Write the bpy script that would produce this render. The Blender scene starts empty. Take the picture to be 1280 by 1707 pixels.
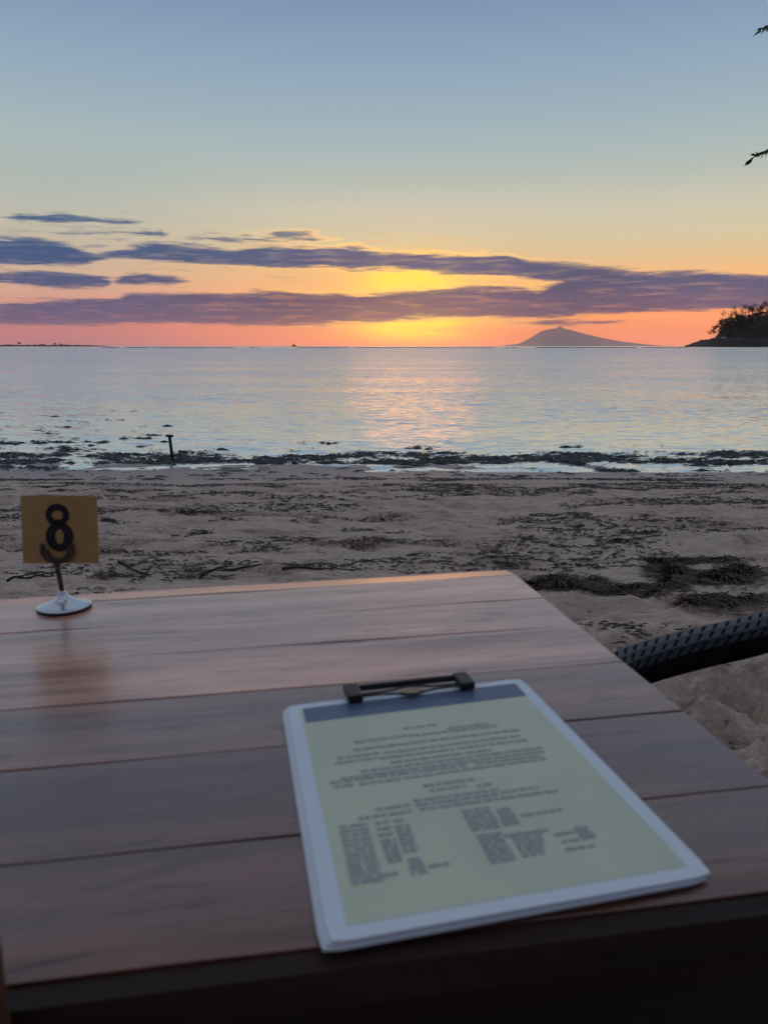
import bpy, math, random
import numpy as np
from mathutils import Vector, Matrix
R = math.radians
sc = bpy.context.scene
col = sc.collection
random.seed(7)

# ------------------------------------------------------------------ camera
CZ = 1.12                       # eye height over the dry sand
FPX, CX, CY = 1282.0, 640.0, 853.5
PIT = math.atan((853.5 - 576.8) / FPX)
cam_d = bpy.data.cameras.new('camera')
cam = bpy.data.objects.new('camera', cam_d); col.objects.link(cam)
cam.location = (0, 0, CZ)
cam.rotation_euler = (R(90) - PIT, 0, 0)
cam_d.sensor_fit = 'VERTICAL'; cam_d.sensor_height = 36; cam_d.sensor_width = 27
cam_d.lens = 36 * FPX / 1707
cam_d.clip_start = 0.02; cam_d.clip_end = 60000
cam_d.dof.use_dof = True; cam_d.dof.focus_distance = 7.0; cam_d.dof.aperture_fstop = 8.0
sc.camera = cam
sc.view_settings.view_transform = 'Standard'
sc.view_settings.look = 'None'
sc.view_settings.exposure = 0.0
sc.view_settings.gamma = 1.0
sc.view_settings.use_curve_mapping = False
sc.render.engine = 'CYCLES'
sc.cycles.max_bounces = 6
sc.cycles.volume_bounces = 1
sc.cycles.use_denoising = True

def ray(px, py):
    x = (px - CX) / FPX; z = -(py - CY) / FPX
    c, s = math.cos(PIT), math.sin(PIT)
    return (x, c + z * s, -s + z * c)
def azel(px, py):
    x, y, z = ray(px, py)
    return math.degrees(math.atan2(x, y)), math.degrees(math.atan2(z, math.hypot(x, y)))
def on_z(px, py, z):            # the point of a level surface
    r = ray(px, py); t = (z - CZ) / r[2]
    return (r[0] * t, r[1] * t, z)
def lin(c):
    return tuple(((v / 255) / 12.92 if v / 255 <= 0.04045 else ((v / 255 + 0.055) / 1.055) ** 2.4) for v in c[:3]) + (1,)

# ------------------------------------------------------------------ node helpers
class NT:
    def __init__(s, tree): s.t = tree
    def n(s, typ, ins=None, **kw):
        nd = s.t.nodes.new(typ)
        for k, v in kw.items(): setattr(nd, k, v)
        for k, v in (ins or {}).items():
            s.put(nd.inputs[k], v)
        return nd
    def put(s, inp, v):
        if isinstance(v, bpy.types.NodeSocket): s.t.links.new(v, inp)
        else: inp.default_value = v
    def m(s, op, a, b=0.0, c=0.0, clamp=False):
        nd = s.t.nodes.new('ShaderNodeMath'); nd.operation = op; nd.use_clamp = clamp
        s.put(nd.inputs[0], a)
        if op not in ('ABSOLUTE', 'SQRT', 'SINE', 'COSINE', 'ARCSINE', 'EXPONENT', 'FLOOR', 'FRACT'): s.put(nd.inputs[1], b)
        if op == 'MULTIPLY_ADD' or op == 'SMOOTH_MAX': s.put(nd.inputs[2], c)
        return nd.outputs[0]
    def ss(s, v, a, b, lo=0.0, hi=1.0, mode='SMOOTHSTEP'):
        nd = s.t.nodes.new('ShaderNodeMapRange'); nd.interpolation_type = mode
        for i, x in enumerate((v, a, b, lo, hi)): s.put(nd.inputs[i], x)
        return nd.outputs[0]
    def mix(s, f, a, b, bt='MIX'):
        nd = s.t.nodes.new('ShaderNodeMix'); nd.data_type = 'RGBA'; nd.blend_type = bt
        s.put(nd.inputs[0], f); s.put(nd.inputs[6], a); s.put(nd.inputs[7], b)
        return nd.outputs[2]
    def noise(s, vec, scale, detail=4, rough=0.55, dist=0.0):
        nd = s.t.nodes.new('ShaderNodeTexNoise')
        s.put(nd.inputs['Vector'], vec); nd.inputs['Scale'].default_value = scale
        nd.inputs['Detail'].default_value = detail; nd.inputs['Roughness'].default_value = rough
        nd.inputs['Distortion'].default_value = dist
        return nd
    def xyz(s, x, y, z):
        nd = s.t.nodes.new('ShaderNodeCombineXYZ')
        for i, v in enumerate((x, y, z)): s.put(nd.inputs[i], v)
        return nd.outputs[0]
    def sep(s, v):
        nd = s.t.nodes.new('ShaderNodeSeparateXYZ'); s.put(nd.inputs[0], v); return nd.outputs
    def ramp(s, f, stops):
        nd = s.t.nodes.new('ShaderNodeValToRGB'); e = nd.color_ramp.elements
        while len(e) < len(stops): e.new(0.5)
        for q, (p, c) in zip(e, stops): q.position = p; q.color = c
        s.put(nd.inputs[0], f); return nd.outputs[0]
    def scale(s, v, k):
        nd = s.t.nodes.new('ShaderNodeVectorMath'); nd.operation = 'MULTIPLY'
        s.put(nd.inputs[0], v); s.put(nd.inputs[1], k); return nd.outputs[0]

# ------------------------------------------------------------------ sky: gradient, glow behind the clouds, streaked cloud banks
SUN_AZ, SUN_EL = azel(692, 470)
wd = bpy.data.worlds.new('World'); sc.world = wd; wd.use_nodes = True
wt = wd.node_tree; wt.nodes.clear(); W = NT(wt)
D = W.n('ShaderNodeTexCoord').outputs['Generated']
dx, dy, dz = W.sep(D)
az = W.m('MULTIPLY', W.m('ARCTAN2', dx, dy), 180 / math.pi)
el = W.m('MULTIPLY', W.m('ARCSINE', dz), 180 / math.pi)
elp = W.m('MAXIMUM', el, 0.0)
fe = W.m('SQRT', W.m('DIVIDE', elp, 90.0))
def estops(lst): return [(math.sqrt(e / 90), lin(c)) for e, c in lst]
high = [(13, (170, 186, 187)), (15, (159, 179, 189)), (18, (144, 167, 189)), (21.5, (126, 150, 181)), (30, (135, 153, 178)), (50, (144, 156, 174)), (90, (146, 155, 170))]
sunw = W.ramp(fe, estops([(0, (244, 122, 92)), (1.3, (255, 142, 84)), (2.6, (255, 160, 90)), (5, (244, 190, 128)), (7.3, (219, 205, 168)), (9.3, (206, 201, 180)), (11, (186, 192, 182))] + high))
side = W.ramp(fe, estops([(0, (164, 98, 108)), (1.4, (200, 112, 104)), (3.2, (206, 150, 128)), (5, (208, 176, 150)), (7.3, (200, 189, 168)), (9.3, (186, 189, 178)), (11, (174, 185, 180))] + high))
anti = W.ramp(fe, estops([(0, (36, 38, 56)), (4, (48, 46, 64)), (10, (58, 58, 80)), (20, (66, 76, 102)), (35, (104, 118, 144)), (60, (136, 147, 165)), (90, (146, 155, 170))]))
daz = W.m('SUBTRACT', az, SUN_AZ); adaz = W.m('ABSOLUTE', daz)
base = W.mix(W.m('MAXIMUM', W.ss(daz, -5, -25), W.ss(daz, 24, 50)), sunw, side)
# the east (behind the beach) is already dusk
back = W.ss(dy, 0.55, -0.5)
base = W.mix(back, base, anti)
# yellow light breaking through above and below the main bank
def lobe(a0, e0, sa, se):
    qa = W.m('POWER', W.m('DIVIDE', W.m('SUBTRACT', az, a0), sa), 2.0)
    qe = W.m('POWER', W.m('DIVIDE', W.m('SUBTRACT', el, e0), se), 2.0)
    return W.m('EXPONENT', W.m('MULTIPLY', W.m('ADD', qa, qe), -1.0))
g1 = lobe(SUN_AZ - .3, SUN_EL, 3.6, 1.45); g2 = lobe(SUN_AZ - .4, 1.5, 4.0, 1.0); g3 = lobe(SUN_AZ, 4, 15, 5)
base = W.mix(W.m('MULTIPLY', g3, 0.10), base, lin((255, 176, 90)))
kb = W.ss(el, -0.5, 7.0, 1.55, 1.0)          # what the haze in front takes away near the horizon
base = W.mix(1.0, base, W.xyz(kb, kb, kb), 'MULTIPLY')
base = W.mix(W.m('MULTIPLY', g2, 1.25, clamp=True), base, (1.75, 1.25, 0.03, 1))
base = W.mix(W.m('MULTIPLY', g1, 1.35, clamp=True), base, (1.25, 0.88, 0.09, 1))
# cloud banks, outlines in degrees
nb = W.noise(W.xyz(W.m('MULTIPLY', dx, 9), W.m('MULTIPLY', dy, 9), W.m('MULTIPLY', dz, 75)), 1.0, 7, 0.62)
nw = W.noise(W.xyz(W.m('MULTIPLY', dx, 3), W.m('MULTIPLY', dy, 3), W.m('MULTIPLY', dz, 14)), 1.0, 2, 0.5)
nf = W.noise(W.xyz(W.m('MULTIPLY', dx, 20), W.m('MULTIPLY', dy, 20), W.m('MULTIPLY', dz, 210)), 1.0, 5, 0.6)
wob = W.m('MULTIPLY', W.m('SUBTRACT', nb.outputs[0], 0.5), 1.35)
fin = W.m('MULTIPLY', W.m('SUBTRACT', nf.outputs[0], 0.5), 1.0)
bands = [
 [(-300, 500, 545), (0, 499, 541), (100, 497, 540), (195, 497, 541), (215, 487, 541), (300, 487, 541), (400, 488, 543), (500, 487, 542), (600, 488, 540), (640, 489, 536), (700, 485, 530), (780, 479, 530), (850, 480, 530), (900, 478, 530), (950, 464, 529), (1000, 448, 525), (1100, 455, 519), (1170, 452, 518), (1280, 459, 517), (1600, 465, 515)],
 [(140, 428, 424), (185, 418, 430), (250, 402, 433), (300, 406, 437), (400, 413, 442), (450, 411, 447), (520, 413, 448), (600, 412, 450), (640, 423, 448), (700, 422, 452), (760, 424, 457), (850, 425, 463), (880, 437, 466), (950, 440, 468), (1000, 446, 470), (1060, 455, 455)],
 [(-300, 380, 440), (0, 392, 441), (60, 394, 443), (110, 402, 440), (160, 424, 436), (190, 434, 430)],
 [(-300, 450, 478), (0, 453, 473), (80, 452, 477), (170, 458, 479), (195, 470, 466)],
 [(175, 470, 464), (195, 463, 472), (225, 454, 474), (290, 461, 474), (325, 471, 467)],
 [(10, 364, 361), (35, 357, 366), (70, 361, 367), (110, 360, 368), (170, 366, 372), (215, 366, 373), (240, 371, 368)],
 [(90, 390, 386), (120, 384, 391), (200, 384, 392), (270, 384, 395), (290, 397, 390)],
 [(280, 400, 394), (330, 394, 401), (430, 395, 402), (470, 390, 400), (520, 391, 404), (560, 404, 398)],
 [(800, 544, 538), (850, 535, 541), (960, 534, 542), (1040, 541, 536)],
]
cur = []
for b in bands:
    for which in (1, 2):
        cur.append([azel(q[0], q[which]) for q in b])
uu = W.m('DIVIDE', W.m('ADD', az, 40.0), 80.0, clamp=True)
outs = []
for i in range(0, len(cur), 3):
    nd = wt.nodes.new('ShaderNodeRGBCurve'); mp = nd.mapping
    for k in range(3):
        if i + k >= len(cur): continue
        c = mp.curves[k]; pts = [((a + 40) / 80, e / 12) for a, e in cur[i + k]]
        pts = [p for p in pts if 0 <= p[0] <= 1] or pts[:2]
        sg = -.055 if (i + k) % 2 == 0 else .055      # past the ends of a bank its outlines cross
        if pts[0][0] > 0.01: pts = [(0.0, pts[0][1] + sg), (max(.001, pts[0][0] - .03), pts[0][1] + sg)] + pts
        if pts[-1][0] < 0.99: pts += [(min(.999, pts[-1][0] + .03), pts[-1][1] + sg), (1.0, pts[-1][1] + sg)]
        c.points[0].location = pts[0]; c.points[1].location = pts[-1]
        for p in pts[1:-1]: c.points.new(*p)
        for p in c.points: p.handle_type = 'VECTOR'
    mp.update()
    W.put(nd.inputs['Color'], W.xyz(uu, uu, uu))
    outs += list(W.sep(nd.outputs[0]))
dens = None
for i in range(len(bands)):
    top, bot = W.m('MULTIPLY', outs[2 * i], 12.0), W.m('MULTIPLY', outs[2 * i + 1], 12.0)
    d_ = W.m('MINIMUM', W.m('SUBTRACT', top, el), W.m('MULTIPLY', W.m('SUBTRACT', el, bot), 1.25))
    dens = d_ if dens is None else W.m('MAXIMUM', dens, d_)
fil = W.m('MULTIPLY', W.m('MULTIPLY', W.ss(nf.outputs[0], 0.53, 0.70), lobe(azel(230, 405)[0], azel(230, 415)[1], 13, 1.9)), 0.62)
far_az = W.ss(W.m('ABSOLUTE', az), 50, 120, 0.0, 2.5, 'LINEAR')
dens = W.m('SUBTRACT', dens, far_az)
dens = W.m('ADD', W.m('ADD', dens, wob), fin)
cf = W.m('MAXIMUM', W.ss(dens, -0.17, 0.27), fil)
warm = W.ss(adaz, 26, 3)
ccol = W.mix(W.ss(el, 1.8, 6.5), (0.042, 0.050, 0.160, 1), (0.018, 0.085, 0.225, 1))
ccol = W.mix(W.m('MULTIPLY', warm, 0.35), ccol, (0.11, 0.062, 0.12, 1))
ccol = W.mix(1.0, ccol, W.ramp(nw.outputs[0], [(0.3, (0.8, 0.82, 0.86, 1)), (0.7, (1.25, 1.2, 1.15, 1))]), 'MULTIPLY')
ccol = W.mix(W.ss(nf.outputs[0], 0.48, 0.74, 0, 0.26), ccol, base)
ccol = W.mix(back, ccol, lin((50, 54, 78)))
rim = W.m('MULTIPLY', W.m('MULTIPLY', W.ss(dens, -0.42, 0.0), W.ss(dens, 0.2, 0.0)), W.ss(adaz, 16, 2))
base = W.mix(W.m('MULTIPLY', rim, 0.75), base, (1.4, 0.78, 0.20, 1))
# thin pink veils near the horizon and the lit wisps over the upper bank
veil = W.m('MULTIPLY', W.ss(nb.outputs[0], 0.52, 0.7), W.ss(el, 2.6, 0.2))
base = W.mix(W.m('MULTIPLY', veil, 0.35), base, lin((190, 104, 112)))
wis = W.m('MULTIPLY', W.m('MULTIPLY', W.ss(nf.outputs[0], 0.46, 0.68), lobe(azel(650, 408)[0], azel(650, 406)[1], 7, 0.6)), 0.5)
base = W.mix(wis, base, lin((255, 190, 120)))
skyc = W.mix(cf, base, ccol)
bg = W.n('ShaderNodeBackground', {'Color': skyc, 'Strength': 1.0})
wo = W.n('ShaderNodeOutputWorld', {'Surface': bg.outputs[0]})
wd.cycles.sampling_method = 'MANUAL'; wd.cycles.sample_map_resolution = 2048

# the sun itself stands behind the cloud bank: a weak, very soft light from there
sd = bpy.data.lights.new('sun', 'SUN'); sun = bpy.data.objects.new('sun', sd); col.objects.link(sun)
sd.energy = 0.017; sd.angle = R(10); sd.color = (1.0, 0.29, 0.14)
v = Vector((math.sin(R(SUN_AZ)) * math.cos(R(SUN_EL)), math.cos(R(SUN_AZ)) * math.cos(R(SUN_EL)), math.sin(R(SUN_EL))))
sun.rotation_euler = v.to_track_quat('Z', 'Y').to_euler()

# ------------------------------------------------------------------ mesh helpers
def mesh_obj(name, verts, faces, mat=None, parent=None, smooth=False, **tags):
    me = bpy.data.meshes.new(name)
    me.from_pydata([tuple(v) for v in verts], [], faces); me.update()
    if smooth: me.polygons.foreach_set('use_smooth', [True] * len(me.polygons))
    if mat: me.materials.append(mat)
    o = bpy.data.objects.new(name, me); col.objects.link(o)
    if parent: o.parent = parent
    for k, v in tags.items(): o[k] = v
    return o
def empty(name, loc, rz=0.0, **tags):
    o = bpy.data.objects.new(name, None); col.objects.link(o)
    o.location = loc; o.rotation_euler = (0, 0, rz); o.empty_display_size = 0.1
    for k, v in tags.items(): o[k] = v
    return o
class MB:
    def __init__(s): s.v = []; s.f = []
    def add(s, vs, fs):
        b = len(s.v); s.v += [tuple(v) for v in vs]; s.f += [tuple(i + b for i in f) for f in fs]
    def box(s, c, d, M=None):
        x, y, z = d[0] / 2, d[1] / 2, d[2] / 2
        vs = [Vector((sx * x, sy * y, sz * z)) for sx in (-1, 1) for sy in (-1, 1) for sz in (-1, 1)]
        if M is not None: vs = [M @ v for v in vs]
        vs = [v + Vector(c) for v in vs]
        s.add(vs, [(0, 1, 3, 2), (4, 6, 7, 5), (0, 4, 5, 1), (2, 3, 7, 6), (0, 2, 6, 4), (1, 5, 7, 3)])
    def tube(s, pts, rad, n=8, cap=True, flat=1.0):
        pts = [Vector(p) for p in pts]
        rads = rad if isinstance(rad, (list, tuple)) else [rad] * len(pts)
        rings = []
        for i, p in enumerate(pts):
            t = (pts[min(i + 1, len(pts) - 1)] - pts[max(i - 1, 0)]).normalized()
            up = Vector((0, 0, 1)) if abs(t.z) < 0.95 else Vector((0, 1, 0))
            a = t.cross(up).normalized(); b = a.cross(t)
            rings.append([p + (a * math.cos(6.2832 * k / n) + b * flat * math.sin(6.2832 * k / n)) * rads[i] for k in range(n)])
        vs = [v for r in rings for v in r]; fs = []
        for i in range(len(pts) - 1):
            for k in range(n):
                fs.append((i * n + k, i * n + (k + 1) % n, (i + 1) * n + (k + 1) % n, (i + 1) * n + k))
        if cap: fs += [tuple(range(n))[::-1], tuple((len(pts) - 1) * n + k for k in range(n))]
        s.add(vs, fs)
    def lathe(s, prof, n=32, c=(0, 0, 0)):
        vs = [(c[0] + r * math.cos(6.2832 * k / n), c[1] + r * math.sin(6.2832 * k / n), c[2] + z) for r, z in prof for k in range(n)]
        fs = [(i * n + k, i * n + (k + 1) % n, (i + 1) * n + (k + 1) % n, (i + 1) * n + k) for i in range(len(prof) - 1) for k in range(n)]
        s.add(vs, fs)
    def prism(s, poly, y0, y1):        # outline in x,z given thickness in y
        n = len(poly)
        vs = [(x, y0, z) for x, z in poly] + [(x, y1, z) for x, z in poly]
        s.add(vs, [tuple(range(n)), tuple(range(2 * n - 1, n - 1, -1))] + [(i, i + n, (i + 1) % n + n, (i + 1) % n) for i in range(n)])
    def build(s, name, mat=None, parent=None, smooth=False, bevel=0.0, **tags):
        o = mesh_obj(name, s.v, s.f, mat, parent, smooth, **tags)
        if bevel:
            m = o.modifiers.new('bevel', 'BEVEL'); m.width = bevel; m.segments = 2; m.limit_method = 'ANGLE'
        return o

# gradient noise for geometry
def perlin(x, y, seed=0):
    rs = np.random.RandomState(seed); P = rs.permutation(512); G = rs.rand(512) * 6.28318
    xi = np.floor(x).astype(np.int64); yi = np.floor(y).astype(np.int64); xf = x - xi; yf = y - yi
    def g(ix, iy, fx, fy):
        h = P[(P[ix & 511] + iy) & 511]; a = G[h]; return np.cos(a) * fx + np.sin(a) * fy
    u = xf * xf * xf * (xf * (xf * 6 - 15) + 10); w = yf * yf * yf * (yf * (yf * 6 - 15) + 10)
    a = g(xi, yi, xf, yf); b = g(xi + 1, yi, xf - 1, yf); c = g(xi, yi + 1, xf, yf - 1); d = g(xi + 1, yi + 1, xf - 1, yf - 1)
    return ((a + (b - a) * u) + ((c + (d - c) * u) - (a + (b - a) * u)) * w) * 1.5
def fbm(x, y, seed=0, o=4, gain=0.5):
    s = 0; a = 1.0; f = 1.0
    for i in range(o): s = s + a * perlin(x * f, y * f, seed + i); a *= gain; f *= 2.03
    return s
def sst(x, a, b):
    t = np.clip((x - a) / (b - a), 0, 1); return t * t * (3 - 2 * t)

# ------------------------------------------------------------------ materials
def new_mat(name):
    m = bpy.data.materials.new(name); m.use_nodes = True; t = m.node_tree
    b = t.nodes['Principled BSDF']; return m, NT(t), b
def plain(name, c, rough=0.6, metal=0.0, spec=0.5, var=0.15, scale=30):
    m, T, b = new_mat(name)
    tc = T.n('ShaderNodeTexCoord').outputs['Object']
    n = T.noise(tc, scale, 4)
    k = T.ss(n.outputs[0], 0.3, 0.7, 1 - var, 1 + var, 'LINEAR')
    T.put(b.inputs['Base Color'], T.mix(1.0, (*c, 1), T.xyz(k, k, k), 'MULTIPLY'))
    T.put(b.inputs['Roughness'], T.ss(n.outputs[0], 0.3, 0.7, max(0.02, rough - 0.06), min(1, rough + 0.06), 'LINEAR'))
    b.inputs['Metallic'].default_value = metal; b.inputs['Specular IOR Level'].default_value = spec
    return m

def sand_mat():
    m, T, b = new_mat('sand')
    P = T.n('ShaderNodeNewGeometry').outputs['Position']; x, y, z = T.sep(P)
    n1 = T.noise(T.scale(P, (1.1, 3.6, 0)), 1.0, 7, 0.65, 0.4)
    n2 = T.noise(T.scale(P, (0.35, 0.9, 0)), 1.0, 3, 0.5)
    n3 = T.noise(P, 45, 4, 0.7)
    n4 = T.noise(P, 420, 2, 0.7)
    c = T.mix(T.ss(n3.outputs[0], 0.3, 0.7), (0.56, 0.42, 0.325, 1), (0.76, 0.59, 0.47, 1))
    c = T.mix(T.ss(n4.outputs[0], 0.4, 0.75, 0, 0.3), c, (0.3, 0.12, 0.105, 1))
    # rusty broken seaweed crumbs trodden into the sand
    rust = T.m('MULTIPLY', T.m('MULTIPLY', T.ss(n1.outputs[0], 0.46, 0.62), T.ss(n2.outputs[0], 0.40, 0.56)), T.m('MULTIPLY', T.ss(y, 2.8, 4.2), T.ss(y, 8.0, 7.3)))
    c = T.mix(T.m('MULTIPLY', rust, T.ss(n3.outputs[0], 0.40, 0.60, 0.15, 1.0)), c, (0.15, 0.07, 0.05, 1))
    mt = T.noise(T.scale(P, (5.5, 17, 5)), 1.0, 6, 0.7, 0.5)
    c = T.mix(T.m('MULTIPLY', T.ss(mt.outputs[0], 0.50, 0.66), T.ss(y, 8.3, 7.4, 0, 0.6)), c, (0.20, 0.125, 0.095, 1))
    mt2 = T.noise(T.scale(P, (14, 40, 14)), 1.0, 4, 0.7)
    c = T.mix(T.m('MULTIPLY', T.ss(mt2.outputs[0], 0.60, 0.70), T.ss(y, 8.3, 7.4, 0, 0.7)), c, (0.10, 0.07, 0.055, 1))
    # damp strip above the water
    edge = T.m('ADD', y, T.m('MULTIPLY', T.m('SUBTRACT', n2.outputs[0], 0.5), 0.5))
    wet = T.ss(edge, 7.6, 8.3)
    c = T.mix(wet, c, (0.36, 0.28, 0.26, 1))
    T.put(b.inputs['Base Color'], c)
    T.put(b.inputs['Roughness'], T.ss(wet, 0, 1, 0.9, 0.42))
    b.inputs['Specular IOR Level'].default_value = 0.4
    hgt = T.m('ADD', T.m('MULTIPLY', n3.outputs[0], 0.5), T.m('MULTIPLY', n4.outputs[0], 0.12))
    bp = T.n('ShaderNodeBump', {'Height': hgt, 'Strength': 0.8, 'Distance': 0.025})
    T.put(b.inputs['Normal'], bp.outputs[0]); return m

def water_mat():
    m, T, b = new_mat('sea_water')
    P = T.n('ShaderNodeNewGeometry').outputs['Position']; x, y, z = T.sep(P)
    r = T.m('SQRT', T.m('ADD', T.m('MULTIPLY', x, x), T.m('MULTIPLY', y, y)))
    def slope(kx, ky, det, amp, seed):
        v = T.xyz(T.m('MULTIPLY', x, kx), T.m('MULTIPLY_ADD', y, ky, seed), seed * 1.7)
        n = T.noise(v, 1.0, det, 0.6); s = T.sep(n.outputs['Color'])
        return T.m('MULTIPLY', T.m('SUBTRACT', s[0], 0.5), T.m('MULTIPLY', amp, 0.8)), T.m('MULTIPLY', T.m('SUBTRACT', s[1], 0.5), amp)
    calm = T.noise(T.scale(P, (0.05, 0.16, 0)), 1.0, 3, 0.5)       # smoother and rougher patches
    patch = T.ss(calm.outputs[0], 0.35, 0.65, 0.7, 1.3)
    lg = T.m('LOGARITHM', r, 10.0)
    amp = T.n('ShaderNodeFloatCurve')
    cv = amp.mapping.curves[0]; pts = [(0.90, .14), (1.15, .22), (1.45, .38), (1.8, .56), (2.2, .88), (2.76, .99), (2.80, .42), (3.5, .40), (4.0, .38)]
    cv.points[0].location = (pts[0][0] / 4.5, pts[0][1]); cv.points[1].location = (1, pts[-1][1])
    for p in pts[1:]: cv.points.new(p[0] / 4.5, p[1])
    for p in cv.points: p.handle_type = 'VECTOR'
    amp.mapping.update()
    T.put(amp.inputs['Value'], T.m('DIVIDE', lg, 4.5))
    A = T.m('MULTIPLY', T.m('MULTIPLY', amp.outputs[0], patch), 2.9)
    a1 = slope(2.2, 9.0, 3, A, 3.1); a2 = slope(0.35, 1.6, 3, T.m('MULTIPLY', A, 0.5), 7.7)
    nx = T.m('ADD', a1[0], a2[0]); ny = T.m('MULTIPLY', T.m('ABSOLUTE', T.m('ADD', a1[1], a2[1])), -1.0)   # what one sees from the beach are the wave faces turned to it
    nv = T.n('ShaderNodeVectorMath', {0: T.xyz(nx, ny, 1.0)}, operation='NORMALIZE')
    T.put(b.inputs['Normal'], nv.outputs[0])
    b.inputs['Base Color'].default_value = (0.80, 0.83, 0.84, 1); b.inputs['Metallic'].default_value = .52
    b.inputs['Roughness'].default_value = 0.06
    b.inputs['IOR'].default_value = 1.6
    return m

def wood_mat(name, dark, lit, rough=0.34, coat=0.4, per_obj=True, spec=0.6):
    m, T, b = new_mat(name)
    tc = T.n('ShaderNodeTexCoord').outputs['Object']
    rnd = T.n('ShaderNodeObjectInfo').outputs['Random']
    off = T.xyz(T.m('MULTIPLY', rnd, 37.0), T.m('MULTIPLY', rnd, 11.0), 0.0)
    p = T.n('ShaderNodeVectorMath', {0: tc, 1: off}, operation='ADD').outputs[0]
    g1 = T.noise(T.scale(p, (1.6, 26, 26)), 1.0, 7, 0.6, 0.6)
    g2 = T.noise(T.scale(p, (4.0, 150, 150)), 1.0, 4, 0.6)
    g3 = T.noise(T.scale(p, (2.0, 7, 7)), 1.0, 4, 0.55, 0.8)
    c = T.mix(T.ss(g1.outputs[0], 0.3, 0.72), (*dark, 1), (*lit, 1))
    c = T.mix(T.ss(g2.outputs[0], 0.5, 0.8, 0, 0.5), c, tuple(q * 0.45 for q in dark) + (1,))
    c = T.mix(T.ss(g3.outputs[0], 0.45, 0.72, 0, 0.7), c, tuple(q * 1.5 for q in lit) + (1,))
    g4 = T.noise(T.scale(p, (3.5, 15, 15)), 1.0, 5, 0.65, 1.5)
    c = T.mix(T.ss(g4.outputs[0], 0.54, 0.68, 0, 0.75), c, tuple(q * 0.7 for q in dark) + (1,))
    crk = T.noise(T.scale(p, (5, 60, 60)), 1.0, 5, 0.7, 1.2)
    ck = T.ss(crk.outputs[0], 0.60, 0.68)
    c = T.mix(T.m('MULTIPLY', ck, 0.8), c, (0.02, 0.012, 0.01, 1))
    k = T.ss(rnd, 0, 1, 0.8, 1.2, 'LINEAR')
    c = T.mix(1.0, c, T.xyz(k, k, k), 'MULTIPLY')
    if name == 'table_wood': c = T.mix(1.0, c, T.n('ShaderNodeObjectInfo').outputs['Color'], 'MULTIPLY')   # boards weathered differently; far ones also carry glancing sky sheen in their colour
    T.put(b.inputs['Base Color'], c)
    rg = T.m('ADD', T.ss(g3.outputs[0], 0.3, 0.7, rough - 0.08, rough + 0.16, 'LINEAR'), T.m('MULTIPLY', ck, 0.3))
    T.put(b.inputs['Roughness'], rg)
    b.inputs['Specular IOR Level'].default_value = spec
    b.inputs['Coat Weight'].default_value = coat; b.inputs['Coat Roughness'].default_value = rough * 0.75; b.inputs['Coat IOR'].default_value = 1.6 if coat > .9 else 1.5
    h = T.m('SUBTRACT', T.m('ADD', g1.outputs[0], T.m('MULTIPLY', g2.outputs[0], 0.35)), ck)
    bp = T.n('ShaderNodeBump', {'Height': h, 'Strength': 0.75, 'Distance': 0.0015})
    T.put(b.inputs['Normal'], bp.outputs[0]); return m

M_sand = sand_mat(); M_water = water_mat()
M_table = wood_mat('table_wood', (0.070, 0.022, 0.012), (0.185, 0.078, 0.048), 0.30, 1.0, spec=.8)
_b = M_table.node_tree.nodes['Principled BSDF']; _b.inputs['Specular Tint'].default_value = (1, .84, .74, 1); _b.inputs['Sheen Weight'].default_value = 1.0; _b.inputs['Sheen Roughness'].default_value = .16; _b.inputs['Sheen Tint'].default_value = (1, .82, .74, 1)
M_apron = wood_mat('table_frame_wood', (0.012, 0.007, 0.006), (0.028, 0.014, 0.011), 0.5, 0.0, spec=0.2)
M_chairwood = wood_mat('chair_wood', (0.05, 0.02, 0.012), (0.12, 0.045, 0.02), 0.45, 0.0)
M_weed = plain('dry_seaweed', (0.032, 0.024, 0.018), 0.7, var=0.5, scale=12)
M_weed2 = plain('brown_seaweed', (0.105, 0.075, 0.045), 0.75, var=0.5, scale=9)
M_wetweed = plain('wet_seagrass', (0.012, 0.013, 0.014), 0.35, var=0.5, scale=4)
M_leaf = plain('leaf', (0.03, 0.045, 0.018), 0.6, var=0.3, scale=3)
M_bark = plain('bark', (0.05, 0.04, 0.03), 0.85, var=0.3, scale=14)
M_forest = plain('headland_leaves', (0.02, 0.03, 0.014), 0.85, var=0.4, scale=0.08)
M_rock = plain('headland_rock', (0.022, 0.021, 0.022), 0.85, var=0.5, scale=0.12)
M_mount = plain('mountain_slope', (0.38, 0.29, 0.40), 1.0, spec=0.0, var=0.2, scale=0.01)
M_rattan = plain('black_rattan', (0.045, 0.045, 0.052), 0.42, var=0.25, scale=60)
M_frame = plain('dark_chair_frame', (0.008, 0.008, 0.009), 0.6, spec=0.2, var=0.2)
M_post = plain('weathered_post', (0.03, 0.027, 0.026), 0.8, var=0.3, scale=20)
M_steel = plain('brushed_steel', (0.62, 0.63, 0.66), 0.22, 1.0, var=0.06, scale=80)
M_black = plain('black_plastic', (0.012, 0.012, 0.013), 0.4, var=0.1)
M_white = plain('white_board', (0.74, 0.76, 0.80), 0.35, var=0.03)
M_light = plain('far_pale_cloth', (0.35, 0.33, 0.33), 0.8)

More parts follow.
